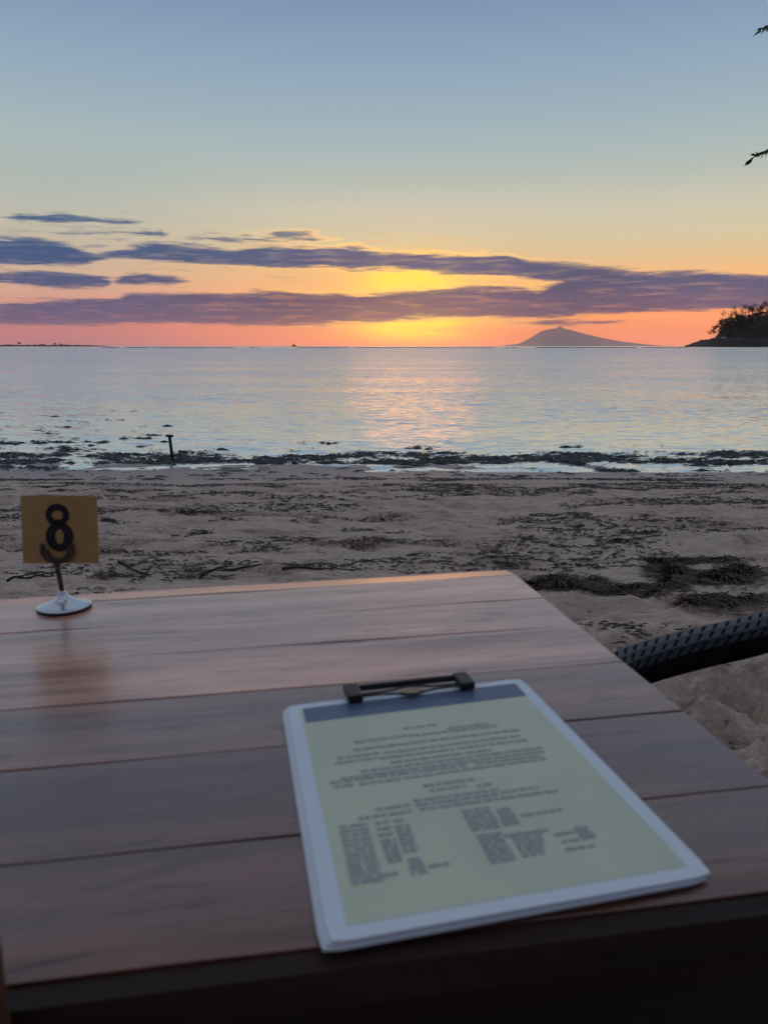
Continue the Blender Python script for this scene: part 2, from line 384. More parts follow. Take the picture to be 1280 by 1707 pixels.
# ------------------------------------------------------------------ beach
WZ = -0.35
rs = np.random.RandomState(4)
foot = [(rs.uniform(-4, 4), rs.uniform(1.0, 7.2), rs.uniform(0.07, 0.15), rs.uniform(0.012, 0.035), rs.uniform(0.5, 1.0)) for _ in range(260)]
foot += [(rs.uniform(0.3, 1.6), rs.uniform(0.75, 2.4), rs.uniform(0.07, 0.13), rs.uniform(0.03, 0.06), rs.uniform(0.6, 1.0)) for _ in range(30)]
def gz(x, y):
    x = np.atleast_1d(np.asarray(x, float)); y = np.atleast_1d(np.asarray(y, float))
    z = -0.345 * sst(y, 4.6, 9.25)
    z = z - 0.035 * sst(y, 9.3, 12) - 0.45 * sst(y, 14, 60) - 2.0 * sst(y, 100, 500)
    near = 1 - sst(y, 2.2, 3.6); mid = sst(y, 1.8, 3) * (1 - sst(y, 7.2, 8.0))
    wx = x + 0.08 * perlin(x * 3, y * 3, 40)
    rdg = 1 - np.abs(fbm(wx * 2.3, y * 3.6, 11, 3)) * 1.7
    z = z + near * (0.12 * rdg + 0.065 * fbm(x * 5.5, y * 7.5, 15, 4) - 0.045)
    z = z + mid * (0.030 * fbm(x * 1.9, y * 4.6, 21, 4) + 0.012 * np.maximum(fbm(x * 3.1, y * 8, 25, 3), 0))
    sh = sst(y, 8.9, 9.4) * (1 - sst(y, 13, 18))
    z = z + sh * (0.016 * fbm(x * 1.1, y * 2.6, 31, 4) - 0.004) - 0.032 * sst(y, 8.98, 9.2) * sst(x, -.6, .8) * (1 - sst(y, 9.7, 9.9)) * (perlin(x * .8, y * .5, 33) > -.25)
    for fx, fy, r, d, e in foot:
        m = (np.abs(x - fx) < 4 * r) & (np.abs(y - fy) < 4 * r)
        if m.any():
            q = ((x[m] - fx) ** 2 + ((y[m] - fy) / e) ** 2) / r ** 2
            z[m] += -d * np.exp(-q * 1.6) + 0.4 * d * np.exp(-(np.sqrt(q) - 1.25) ** 2 * 6)
    return z
def axis(segs):
    out = [segs[0][0]]
    for a, b, n in segs:
        out += list(np.linspace(a, b, n + 1)[1:])
    return np.array(out)
gx = np.concatenate([-np.geomspace(27000, 6.1, 26), axis([(-6, -1.5, 110), (-1.5, 0.1, 40), (0.1, 2.2, 110), (2.2, 6, 100)]), np.geomspace(6.1, 27000, 26)])
gy = np.concatenate([[-30, -15, -6, -2, -0.5], axis([(0.0, 0.6, 6), (0.6, 3.2, 150), (3.2, 12.5, 250), (12.5, 20, 40)]), np.geomspace(20.6, 27000, 30)])
X, Y = np.meshgrid(gx, gy); Z = gz(X.ravel(), Y.ravel())
def grid_obj(name, xs, ys, zz, mat, **tags):
    nx, ny = len(xs), len(ys); XX, YY = np.meshgrid(xs, ys)
    me = bpy.data.meshes.new(name); me.vertices.add(nx * ny)
    me.vertices.foreach_set('co', np.stack([XX.ravel(), YY.ravel(), zz], 1).ravel().astype(np.float32))
    i, j = np.meshgrid(np.arange(nx - 1), np.arange(ny - 1)); a = (j * nx + i).ravel()
    q = np.stack([a, a + 1, a + nx + 1, a + nx], 1).ravel()
    me.loops.add(len(q)); me.loops.foreach_set('vertex_index', q.astype(np.int32))
    n = len(q) // 4; me.polygons.add(n); me.polygons.foreach_set('loop_start', np.arange(0, 4 * n, 4, dtype=np.int32))
    me.update(calc_edges=True); me.validate(); me.polygons.foreach_set('use_smooth', [True] * n)
    me.materials.append(mat); o = bpy.data.objects.new(name, me); col.objects.link(o)
    for k, v in tags.items(): o[k] = v
    return o
grid_obj('sand_beach', gx, gy, Z, M_sand, kind='structure')
wx_ = np.array([-27000, -2000, -400, -80, -20, 0, 20, 80, 400, 2000, 27000.]); wy_ = np.array([8.4, 12, 20, 40, 100, 300, 1000, 4000, 12000, 27000.])
grid_obj('sea_water', wx_, wy_, np.full(len(wx_) * len(wy_), WZ), M_water, kind='structure')

# ------------------------------------------------------------------ seaweed
def strip(mb, p, ang, L, w, lift, bend, rnd, seg=4):
    x, y, z = p; a = ang; vs = []
    for i in range(seg + 1):
        t = i / seg; ww = w * (1 - 0.8 * abs(2 * t - 1) ** 2) + 0.0006
        nx, ny = -math.sin(a), math.cos(a)
        zz = z + lift * math.sin(math.pi * t) + rnd.uniform(0, 0.2) * lift
        vs += [(x - nx * ww / 2, y - ny * ww / 2, zz), (x + nx * ww / 2, y + ny * ww / 2, zz + ww * 0.6)]
        x += math.cos(a) * L / seg; y += math.sin(a) * L / seg; a += bend / seg
    b = len(mb.v); mb.v += vs
    mb.f += [(b + 2 * i, b + 2 * i + 1, b + 2 * i + 3, b + 2 * i + 2) for i in range(seg)]
def clump(mb, cx, cy, rx, ry, h, n, rnd, L=0.09, w=0.007, ground=True, z0=0.0):
    pts = []
    for _ in range(n):
        r = math.sqrt(rnd.random()) ; t = rnd.uniform(0, 6.2832)
        pts.append((cx + rx * r * math.cos(t), cy + ry * r * math.sin(t), 1 - r))
    zs = gz([p[0] for p in pts], [p[1] for p in pts]) if ground else [z0] * n
    for (x, y, k), z in zip(pts, zs):
        strip(mb, (x, y, z + 0.003 + h * k * rnd.random()), rnd.gauss(0, 0.7) + (math.pi if rnd.random() < .5 else 0), L * rnd.uniform(.4, 1.5), w * rnd.uniform(.5, 1.6), h * rnd.uniform(.1, .6), rnd.uniform(-1.6, 1.6), rnd)
def mound(mb, cx, cy, rx, ry, h, rnd, n=14, k=4):
    """ragged low lump under the strands"""
    ph = [rnd.uniform(0, 6.28) for _ in range(4)]; base = []
    for j in range(k + 1):
        for i in range(n):
            t = 6.2832 * i / n; rr = (1 - j / k) * (1 + .22 * math.sin(3 * t + ph[0]) + .16 * math.sin(5 * t + ph[1]) + rnd.uniform(-.1, .1))
            base.append((cx + rx * rr * math.cos(t), cy + ry * rr * math.sin(t), j / k))
    zs = gz([p[0] for p in base], [p[1] for p in base])
    vs = [(x, y, z - 0.012 + h * (q ** .6) * rnd.uniform(.6, 1.25)) for (x, y, q), z in zip(base, zs)]
    mb.add(vs, [(j * n + i, j * n + (i + 1) % n, (j + 1) * n + (i + 1) % n, (j + 1) * n + i) for j in range(k) for i in range(n)])
def gpt(px, py, z=0.0):
    p = on_z(px, py, z); return p[0], p[1]
big = [ # px, py, rx, ry, h, label
 (925, 977, .15, .06, .05, 'dark mound of dry seaweed just past the far right corner of the table'),
 (1035, 986, .20, .045, .035, 'long flat dark string of seaweed right of the mound by the table corner'),
 (1205, 968, .20, .06, .05, 'shaggy olive brown seaweed heap near the right edge of the sand'),
 (1120, 962, .10, .07, .035, 'loose seaweed tuft left of the shaggy heap near the right edge'),
 (1150, 939, .15, .045, .035, 'small dark seaweed heap behind the shaggy heap at right'),
 (1215, 1012, .14, .05, .04, 'half buried seaweed clump in the sand just above the black chair arm'),
]
rnd = random.Random(3)
for px, py, rx, ry, h, lab in big:
    cx, cy = gpt(px, py, 0.0); e = empty('seaweed_clump', (cx, cy, float(gz(cx, cy)[0])), label=lab, category='seaweed', group='larger seaweed clumps on the sand')
    mb = MB(); 
    for _k in range(7):
        ox, oy, q = rnd.uniform(-1.4, 1.4) * rx, rnd.gauss(0, .9) * ry, rnd.uniform(.25, .55)
        if _k < 0: mound(mb, cx + ox, cy + oy, rx * q * .5, ry * q * .8, h * rnd.uniform(.2, .5), rnd, 12, 3)
        clump(mb, cx + ox, cy + oy, rx * q, ry * q * 1.5, h * rnd.uniform(.2, .8), int(420 * rx / .15 * q), rnd, .055, .0042)
    clump(mb, cx, cy, rx * 1.6, ry * 2.2, .012, 420, rnd, .05, .003)
    o = mb.build('seaweed_clump', M_weed2)
    bpy.data.objects.remove(e)
    c0 = Vector((cx, cy, float(gz(cx, cy)[0]))); o.data.transform(Matrix.Translation(-c0)); o.location = c0
    o['label'] = lab; o['category'] = 'seaweed'; o['group'] = 'larger seaweed clumps on the sand'
# dark sticks lying on the sand
twigs = [((333, 962), (360, 952), (437, 947), 'thin dark curved stick on the sand beyond the middle of the table'),
         ((198, 944), (228, 948), (262, 955), 'short dark forked stick on the sand right of the number card'),
         ((12, 969), (50, 966), (92, 963), 'thin straight stick lying on the sand left below the number card'),
         ((470, 952), (530, 944), (592, 950), 'thin grey twig lying on the sand left of the table corner'),
         ((985, 992), (1070, 990), (1150, 984), 'long thin dark stem under the seaweed right of the table corner')]
for a, b_, c, lab in twigs:
    P = [gpt(*a), gpt(*b_), gpt(*c)]; pts = []
    for i in range(13):
        t = i / 12; x = (1 - t) ** 2 * P[0][0] + 2 * t * (1 - t) * P[1][0] + t * t * P[2][0]; y = (1 - t) ** 2 * P[0][1] + 2 * t * (1 - t) * P[1][1] + t * t * P[2][1]
        pts.append((x, y, float(gz(x, y)[0]) + .006 + .004 * math.sin(i)))
    mb = MB(); mb.tube(pts, [.007 * (1 - .6 * i / 12) for i in range(13)], 6)
    for q in (3, 8): mb.tube([pts[q], Vector(pts[q]) + Vector((.07, .05, .008)), Vector(pts[q]) + Vector((.13, .06, .004))], [.004, .003, .001], 5)
    mb.build('stick', M_weed, None, True, label=lab, category='stick', group='sticks washed up on the sand')
# countless little scraps over the beach
mb = MB(); mb2 = MB(); rnd = random.Random(12)
N = 11000
cand = np.stack([rs.uniform(-5.2, 5.2, N * 5), 1.8 + 6.6 * rs.rand(N * 5) ** 0.9], 1)
dn = fbm(cand[:, 0] * .55, cand[:, 1] * 2.2, 61, 4)
keep = cand[(dn > 0.16) & (np.abs(cand[:, 0]) < 0.62 * cand[:, 1] + .4)][:N]
zz = gz(keep[:, 0], keep[:, 1])
for (x, y), z in zip(keep, zz):
    t = mb if rnd.random() < .55 else mb2
    for _ in range(rnd.choice((1, 1, 2, 4))):
        strip(t, (x + rnd.gauss(0, .03), y + rnd.gauss(0, .012), z + .003), rnd.gauss(0, .30), rnd.uniform(.010, .05) * (1 if rnd.random() < .95 else 2.6), rnd.uniform(.002, .009), rnd.uniform(.0, .005), rnd.uniform(-.5, .5), rnd, 3)
for _ in range(190):
    y = rnd.uniform(2.2, 7.6); x = rnd.uniform(-.6 * y - .3, .6 * y + .3)
    if float(fbm(np.array([x * .55]), np.array([y * 2.2]), 61, 4)[0]) < 0.0: continue
    clump(rnd.choice((mb, mb2)), x, y, rnd.uniform(.04, .2), rnd.uniform(.015, .05), .014, rnd.randint(20, 90), rnd, .03, .0035)
mb.build('seaweed_scraps', M_weed, kind='stuff', label='dark dry scraps of seaweed strewn over the sand', category='seaweed')
mb2.build('seaweed_scraps', M_weed2, kind='stuff', label='brown crumbled scraps of seaweed strewn over the sand', category='seaweed')
# the dark seagrass bank exposed at the water's edge
mb = MB(); rnd = random.Random(21)
def bank_density(x, y):
    n = fbm(np.array([x * .9]), np.array([y * 2.4]), 71, 4)[0]
    left = float(sst(-x, 2.6, 4.8))
    band = float(sst(y, 9.55 + .12 * math.sin(x * 2.1) + .08 * math.sin(x * 5.3), 9.8) * (1 - sst(y, 10.5, 11.0)))
    lf = left * float(sst(y, 9.2, 9.6) * (1 - sst(y, 11.0, 14.0))) * .62
    return n * 1.1 + max(band, lf) - .50 - .6 * float(sst(y, 11.0, 12.5)) * (1 - left)
cnt = 0
for _ in range(26000):
    y = 9.1 + 9 * rnd.random() ** 2.0; x = rnd.uniform(-.60, .60) * (y + 1)
    if bank_density(x, y) < rnd.uniform(0, .8): continue
    cnt += 1
    for _ in range(rnd.choice((1, 2, 3))):
        strip(mb, (x + rnd.gauss(0, .05), y + rnd.gauss(0, .04), WZ + rnd.uniform(-.004, .012)), rnd.gauss(0, .5), rnd.uniform(.03, .15), rnd.uniform(.004, .016), rnd.uniform(.003, .02), rnd.uniform(-1.2, 1.2), rnd, 3)
    if rnd.random() < .35:
        w_, r1 = rnd.uniform(.05, .20), rnd.uniform(.02, .06); n = 7
        ring = [(x + w_ * math.cos(6.2832 * i / n) * rnd.uniform(.6, 1.2), y + r1 * math.sin(6.2832 * i / n) * rnd.uniform(.6, 1.2), WZ - .006) for i in range(n)] + [(x + rnd.gauss(0, .02), y, WZ + rnd.uniform(.008, .035))]
        mb.add(ring, [(i, (i + 1) % n, n) for i in range(n)])
mb.build('seagrass_bank', M_wetweed, kind='stuff', label='dark ragged seagrass lying in the shallows along the water edge', category='seagrass')
# single scraps on the damp strip
mb = MB()
for _ in range(150):
    y = rnd.uniform(8.0, 9.3); x = rnd.uniform(-.58, .58) * y
    z = float(gz(x, y)[0])
    for _ in range(rnd.randint(1, 4)): strip(mb, (x + rnd.gauss(0, .04), y, max(z, WZ) + .003), rnd.gauss(0, .3), rnd.uniform(.03, .18), rnd.uniform(.004, .02), .01, rnd.uniform(-.6, .6), rnd, 3)
mb.build('seagrass_scraps', M_wetweed, kind='stuff', label='wet black scraps of seagrass on the damp sand strip', category='seagrass')

# ------------------------------------------------------------------ mooring post in the shallows
pb = on_z(289, 769, WZ)
e = empty('mooring_post', (pb[0], pb[1], WZ - .1), label='thin dark upright post with a small flat cap standing in the shallows', category='post')
mb = MB(); mb.tube([(0, 0, 0), (-.008, 0, .15), (-.028, 0, .42)], [.024, .022, .020], 10); mb.build('shaft', M_post, e, True)
mb = MB(); mb.box((-.029, 0, .432), (.088, .07, .026), Matrix.Rotation(R(5), 3, 'Y')); mb.build('cap', M_post, e, bevel=.005)

# ------------------------------------------------------------------ far shore
def at(px, py, Yd):
    r = ray(px, py); t = Yd / r[1]; return (r[0] * t, Yd, CZ + r[2] * t)
# volcano across the strait
prof = [(845, 575), (865, 573), (885, 563), (900, 553), (908, 550), (920, 548), (928, 547), (932, 544), (937, 544.5), (941, 547.5), (952, 549.5), (975, 556), (1000, 562), (1020, 566), (1045, 570), (1080, 574), (1100, 576.5)]
pw = [at(px, py, 25000) for px, py in prof]
mxs = np.linspace(pw[0][0] - 200, pw[-1][0] + 200, 200); mh = np.interp(mxs, [p[0] for p in pw], [max(p[2], 0) for p in pw], 0, 0)
mys = np.linspace(23600, 26600, 31)
MX, MY = np.meshgrid(mxs, mys); MHH = np.tile(mh, (31, 1)) * np.clip(1 - (np.abs(MY - 25100) / 1500) ** 1.2, 0, 1)
MHH = MHH * (1 - .12 * np.abs(fbm(MX * .0022, MY * .0022, 81, 4)) * (np.abs(MY - 25100) > 90)) - 3
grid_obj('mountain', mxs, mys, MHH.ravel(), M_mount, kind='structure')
# low island on the left
il = [(-260, 573), (-60, 573.5), (0, 575.2), (60, 575.3), (130, 575.4), (165, 576), (178, 577.5)]
iw = [at(px, py, 2500) for px, py in il]
ixs = np.linspace(iw[0][0], iw[-1][0] + 10, 140); ih = np.interp(ixs, [p[0] for p in iw], [p[2] for p in iw]) + 1.0 * perlin(ixs * .06, ixs * 0 + 3, 3)
iys = np.linspace(2440, 2580, 9); IX, IY = np.meshgrid(ixs, iys)
IZ = np.tile(ih, (9, 1)) * np.clip(1 - np.abs((IY - 2510) / 70) ** 3, -.2, 1) - .4
grid_obj('low_island', ixs, iys, IZ.ravel(), M_rock, kind='structure')
def leaf_cloud(mb, c, r, n, size, rnd, squash=.8):
    lumps = [(rnd.gauss(0, .42), rnd.gauss(0, .42), rnd.gauss(0, .36)) for _ in range(7)]
    for _ in range(n):
        l = rnd.choice(lumps); p = [l[i] + rnd.gauss(0, .2) for i in range(3)]
        x, y, z = c[0] + p[0] * r, c[1] + p[1] * r, c[2] + p[2] * r * squash
        a = Vector((rnd.gauss(0, 1), rnd.gauss(0, 1), rnd.gauss(0, 1))).normalized(); b = a.orthogonal().normalized(); s = size * rnd.uniform(.6, 1.5)
        P = Vector((x, y, z)); mb.add([P - a * s, P + b * s * .6, P + a * s, P - b * s * .6], [(0, 1, 2, 3)])
rnd = random.Random(5)
mb = MB()
for _ in range(150):
    x = rnd.uniform(iw[0][0] + 20, iw[-1][0] - 15); h = rnd.uniform(1.5, 3.5)
    leaf_cloud(mb, (x, rnd.uniform(2470, 2530), np.interp(x, ixs, ih) + h * .2), h, 14, 1.0, rnd, .6)
mb.build('island_scrub', M_forest, kind='stuff', label='low dark scrub along the flat island at left', category='scrub')
for px, h, lab in ((33, 11, 'round topped tree standing highest on the low island at far left'), (72, 6, 'small tree on the low island between the tall round one and the end'), (92, 7.5, 'small tree right of the middle of the low island at left'), (102, 6, 'smallest tree toward the right end of the low island')):
    x = at(px, 575, 2500)[0]; z0 = float(np.interp(x, ixs, ih)) - 1
    e = empty('island_tree', (x, 2500, z0), label=lab, category='tree', group='trees on the low island at left')
    m1 = MB(); m1.tube([(0, 0, 0), (0, 0, h * .6)], [.5, .3], 6); m1.build('trunk', M_bark, e)
    m1 = MB(); leaf_cloud(m1, (0, 0, h * .68), h * .55, 220, .8, rnd, .6); m1.build('crown', M_forest, e)
# reef edge: a thin dark line where the lagoon ends
mb = MB()
for _ in range(240):
    px = rnd.choice((rnd.uniform(500, 860), rnd.uniform(500, 780), rnd.uniform(180, 430), rnd.uniform(900, 1140)))
    x, y, _z = at(px, 579, 640 + rnd.uniform(-25, 25)); w = rnd.uniform(1.5, 7); n = 8
    ring = [(x + w * math.cos(6.2832 * i / n), y + w * 1.0 * math.sin(6.2832 * i / n), WZ - .1) for i in range(n)]
    top = [(x + w * .6 * math.cos(6.2832 * i / n), y + w * .6 * math.sin(6.2832 * i / n), WZ + rnd.uniform(.12, .5)) for i in range(n)]
    mb.add(ring + top, [(i, (i + 1) % n, n + (i + 1) % n, n + i) for i in range(n)] + [tuple(range(n, 2 * n))])
mb.build('reef', M_rock, kind='structure')
# little ship on the horizon
bx, by, _z = at(491, 577, 2200)
e = empty('boat', (bx, by, WZ), label='tiny dark boat on the horizon left of the sunset glow', category='boat')
mb = MB(); mb.add([(-7, -2, 0), (6, -2, 0), (9, 0, 2.2), (6, 2, 0), (-7, 2, 0), (-8, -2.3, 2.2), (5, -2.3, 2.2), (5, 2.3, 2.2), (-8, 2.3, 2.2)], [(0, 1, 6, 5), (1, 2, 6), (2, 3, 7), (3, 4, 8, 7), (4, 0, 5, 8), (5, 6, 2, 7, 8), (0, 4, 3, 1)])
mb.build('hull', M_frame, e)
mb = MB(); mb.box((-2, 0, 3.6), (7, 3, 2.8)); mb.box((-1, 0, 5.6), (4, 2.6, 1.4)); mb.build('cabin', M_rock, e, bevel=.2)

# headland on the right
HY = 1300
hp = [(1138, 577.5), (1146, 575), (1156, 570), (1165, 567), (1180, 564), (1190, 562), (1194, 558), (1200, 550), (1207, 544), (1218, 534), (1240, 528), (1262, 526), (1300, 516), (1400, 500), (1600, 480), (2000, 470)]
hw = [at(px, py, HY) for px, py in hp]
hxs = np.concatenate([np.linspace(hw[0][0], at(1330, 570, HY)[0], 110), np.linspace(at(1335, 570, HY)[0], hw[-1][0], 40)])
hh = np.interp(hxs, [p[0] for p in hw], [p[2] for p in hw]); hb = np.minimum(hh, np.interp(hxs, [p[0] for p in hw[:6]], [p[2] for p in hw[:6]]))
hys = np.linspace(1225, 1700, 36); HX, HYY = np.meshgrid(hxs, hys)
rise = sst(HYY, 1262, 1300) * (1 - sst(HYY, 1450, 1690)); foot_ = sst(HYY, 1226, 1238) * (1 - sst(HYY, 1600, 1698))
HZ = foot_ * np.tile(hb, (36, 1)) * .92 + rise * np.tile(hh - hb, (36, 1)) + foot_ * 2.4 * fbm(HX * .11, HYY * .09, 91, 5, .65) - .9
ho = grid_obj('headland', hxs, hys, HZ.ravel(), M_rock, kind='structure')
for v_ in ho.data.vertices:                    # the shore bends away to the right with distance
    v_.co.x += max(0.0, v_.co.y - HY) * .42
def hz(x, y):
    a = np.interp(x, hxs, hh); b = np.interp(x, hxs, hb)
    return float(sst(y, 1226, 1238) * b * .92 + sst(y, 1262, 1300) * (a - b) - .9)
mb = MB()
for _ in range(420):
    x = rnd.uniform(at(1196, 570, HY)[0], at(1420, 570, HY)[0]); y = rnd.uniform(1248, 1340)
    leaf_cloud(mb, (x, y, hz(x, y) + 1.5), rnd.uniform(3, 5.5), 50, 1.0, rnd, .8)
for _ in range(60):
    x = rnd.uniform(at(1158, 570, HY)[0], at(1195, 570, HY)[0]); leaf_cloud(mb, (x, 1244, hz(x, 1244) + .6), rnd.uniform(.8, 1.6), 14, .6, rnd, .8)
mb.build('headland_scrub', M_forest, kind='stuff', label='dense dark bushes covering the slope of the headland at right', category='bushes')
def far_tree(px, top_py, lab, rr=1.0, Yd=1290):
    top = at(px, top_py, Yd); z0 = hz(top[0], Yd) - 1; h = top[2] - z0
    e = empty('headland_tree', (top[0], Yd, z0), label=lab, category='tree', group='trees on the right headland')
    m1 = MB(); m1.tube([(0, 0, 0), (.4, 0, h * .4), (0, 0, h * .8)], [.7, .5, .25], 7)
    for k in range(4): a = k * 1.7; m1.tube([(0, 0, h * (.4 + .08 * k)), (math.cos(a) * h * .25, math.sin(a) * h * .25, h * (.62 + .08 * k))], [.3, .1], 5)
    m1.build('trunk', M_bark, e)
    m1 = MB(); leaf_cloud(m1, (0, 0, h * .72), h * .42 * rr, 620, .75, rnd, .95)
    m1.build('crown', M_forest, e)
for px, py, lab, rr in [(1203, 527, 'leftmost slim tree on the headland, lowest of the skyline trees', .8), (1210, 532, 'low dark tree behind the leftmost one on the headland', 1),
    (1218, 517, 'bushy tree on the headland skyline, second peak from the left', 1), (1229, 520, 'rounded tree in the dip after the second skyline peak', 1.1), (1243, 511, 'tree on the headland skyline just left of the tallest spiky one', 1),
    (1255, 507, 'spiky crowned tree on the headland skyline above the bright gap', .85), (1268, 508, 'airy crowned tree on the headland with sky showing through', .8), (1279, 500, 'tallest tree at the right edge of the headland', 1),
    (1300, 494, 'tree on the headland beyond the right edge', 1.1), (1325, 488, 'second tree on the headland beyond the right edge', 1.1)]:
    far_tree(px, py, lab, rr)
for px, py, b, lab in ((1189, 549, 562, 'short thin pole on the rocks at the tip of the headland'), (1194.5, 540, 561, 'taller thin leaning pole beside the headland trees')):
    t = at(px + 1, py, 1275); q = at(px - 1, b, 1275); m1 = MB(); m1.tube([(0, 0, -2), (t[0] - q[0], 0, t[2] - q[2])], [.28, .2], 6)
    m1.lathe([(0, .4), (.35, .3), (.35, -.3), (0, -.4)], 8, (t[0] - q[0], 0, t[2] - q[2]))
    o = m1.build('pole', M_bark, label=lab, category='pole', group='poles on the headland'); o.location = q
p = at(1205, 563, 1242); m1 = MB()
m1.lathe([(3.4, 0), (3.2, 1.2), (2.2, 2.4), (0.05, 3.0)], 12); o = m1.build('beach_hut_roof', M_light, None, True, label='small pale domed shelter at the foot of the headland trees', category='shelter'); o.location = (p[0], p[1], p[2] - 1.2)
o.name = 'shelter'

# ------------------------------------------------------------------ table
TZ = CZ - 0.36; TH = 0.030
TA = R(10.5)
T0 = Vector((-0.45, 0.70, 0))
table = empty('wooden_table', T0, TA, label='reddish brown varnished plank table filling the foreground', category='table')
TI = Matrix.Translation(-T0).to_4x4(); TI = Matrix.Rotation(-TA, 4, 'Z') @ TI
def tl(px, py):                 # pixel on the table top -> table's own x,y
    p = TI @ Vector(on_z(px, py, TZ)); return p.x, p.y
joints_px = [((0, 993), (835, 943)), ((0, 1014), (837, 958)), ((0, 1058), (890, 996)), ((0, 1109), (958, 1042)), ((0, 1185), (1035, 1103)), ((0, 1285), (1130, 1186)), ((0, 1440), (1280, 1313)), ((20, 1628), (1170, 1499))]
jl = []
for a, b in joints_px:
    A, B = tl(*a), tl(*b); k = (B[1] - A[1]) / (B[0] - A[0]); jl.append((A[1] - k * A[0], k * .6))
    jl[-1] = ((A[1] + B[1]) / 2 - k * .6 * (A[0] + B[0]) / 2, k * .6)
ra, rb = tl(840, 943), tl(1280, 1300)
def rx_at(v): return ra[0] + (rb[0] - ra[0]) * (v - ra[1]) / (rb[1] - ra[1])
LX = -0.95
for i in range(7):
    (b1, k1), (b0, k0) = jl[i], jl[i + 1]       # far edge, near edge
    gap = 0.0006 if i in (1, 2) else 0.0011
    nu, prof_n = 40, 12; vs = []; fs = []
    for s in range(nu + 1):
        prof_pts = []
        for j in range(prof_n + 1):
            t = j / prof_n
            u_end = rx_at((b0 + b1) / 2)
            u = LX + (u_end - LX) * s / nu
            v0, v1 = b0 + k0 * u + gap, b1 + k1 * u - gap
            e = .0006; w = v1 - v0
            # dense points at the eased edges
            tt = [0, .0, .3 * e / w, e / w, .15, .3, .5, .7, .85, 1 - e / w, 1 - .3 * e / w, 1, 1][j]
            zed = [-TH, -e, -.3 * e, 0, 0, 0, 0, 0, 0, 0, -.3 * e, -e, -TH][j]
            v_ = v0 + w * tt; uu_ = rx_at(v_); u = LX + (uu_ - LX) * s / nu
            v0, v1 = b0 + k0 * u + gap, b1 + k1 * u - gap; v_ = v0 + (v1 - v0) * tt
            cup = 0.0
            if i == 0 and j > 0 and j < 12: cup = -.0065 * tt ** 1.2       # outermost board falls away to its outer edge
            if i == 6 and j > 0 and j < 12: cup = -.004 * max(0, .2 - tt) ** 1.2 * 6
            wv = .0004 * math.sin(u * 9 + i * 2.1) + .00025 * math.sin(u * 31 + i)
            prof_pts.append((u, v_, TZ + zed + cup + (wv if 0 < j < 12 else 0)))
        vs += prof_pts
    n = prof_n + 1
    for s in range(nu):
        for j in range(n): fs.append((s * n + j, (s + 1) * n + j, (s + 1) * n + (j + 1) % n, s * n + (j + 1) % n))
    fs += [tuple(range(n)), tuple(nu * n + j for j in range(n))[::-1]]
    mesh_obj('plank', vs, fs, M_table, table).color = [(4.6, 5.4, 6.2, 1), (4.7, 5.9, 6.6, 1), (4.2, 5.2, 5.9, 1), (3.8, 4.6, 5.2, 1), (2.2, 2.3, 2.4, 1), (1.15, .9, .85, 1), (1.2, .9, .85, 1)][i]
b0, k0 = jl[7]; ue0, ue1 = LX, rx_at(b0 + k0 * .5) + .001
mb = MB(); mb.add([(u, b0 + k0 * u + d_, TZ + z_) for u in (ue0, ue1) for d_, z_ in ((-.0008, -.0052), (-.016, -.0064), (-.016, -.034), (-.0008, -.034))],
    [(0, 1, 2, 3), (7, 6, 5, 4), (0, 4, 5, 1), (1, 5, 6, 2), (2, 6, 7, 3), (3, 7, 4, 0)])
mb.build('edge_shade_strip', M_apron, table)  # added dark strip, stands in for the shade on the table's front edge
# frame under the top
v_near, v_far = jl[7][0] + .02, jl[0][0] - .05; uR = .62
def tb(name, c, d, mat=M_apron, bv=.002):
    m1 = MB(); m1.box((0, 0, 0), d); o = m1.build(name, mat, table, bevel=bv); o.location = c; return o
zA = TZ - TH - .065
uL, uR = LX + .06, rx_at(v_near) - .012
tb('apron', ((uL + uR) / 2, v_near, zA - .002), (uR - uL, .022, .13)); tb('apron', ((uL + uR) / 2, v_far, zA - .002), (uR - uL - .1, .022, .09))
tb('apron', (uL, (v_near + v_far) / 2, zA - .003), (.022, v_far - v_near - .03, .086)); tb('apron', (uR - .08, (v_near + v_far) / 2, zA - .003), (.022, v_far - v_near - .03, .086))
for u in (uL + .035, uR - .12):
    for v_ in (v_near + .045, v_far - .045): tb('leg', (u, v_, (TZ - TH) / 2 - .04), (.06, .06, TZ - TH + .06))
tb('stretcher', ((uL + uR) / 2 - .04, (v_near + v_far) / 2, .18), (uR - uL - .2, .05, .03))

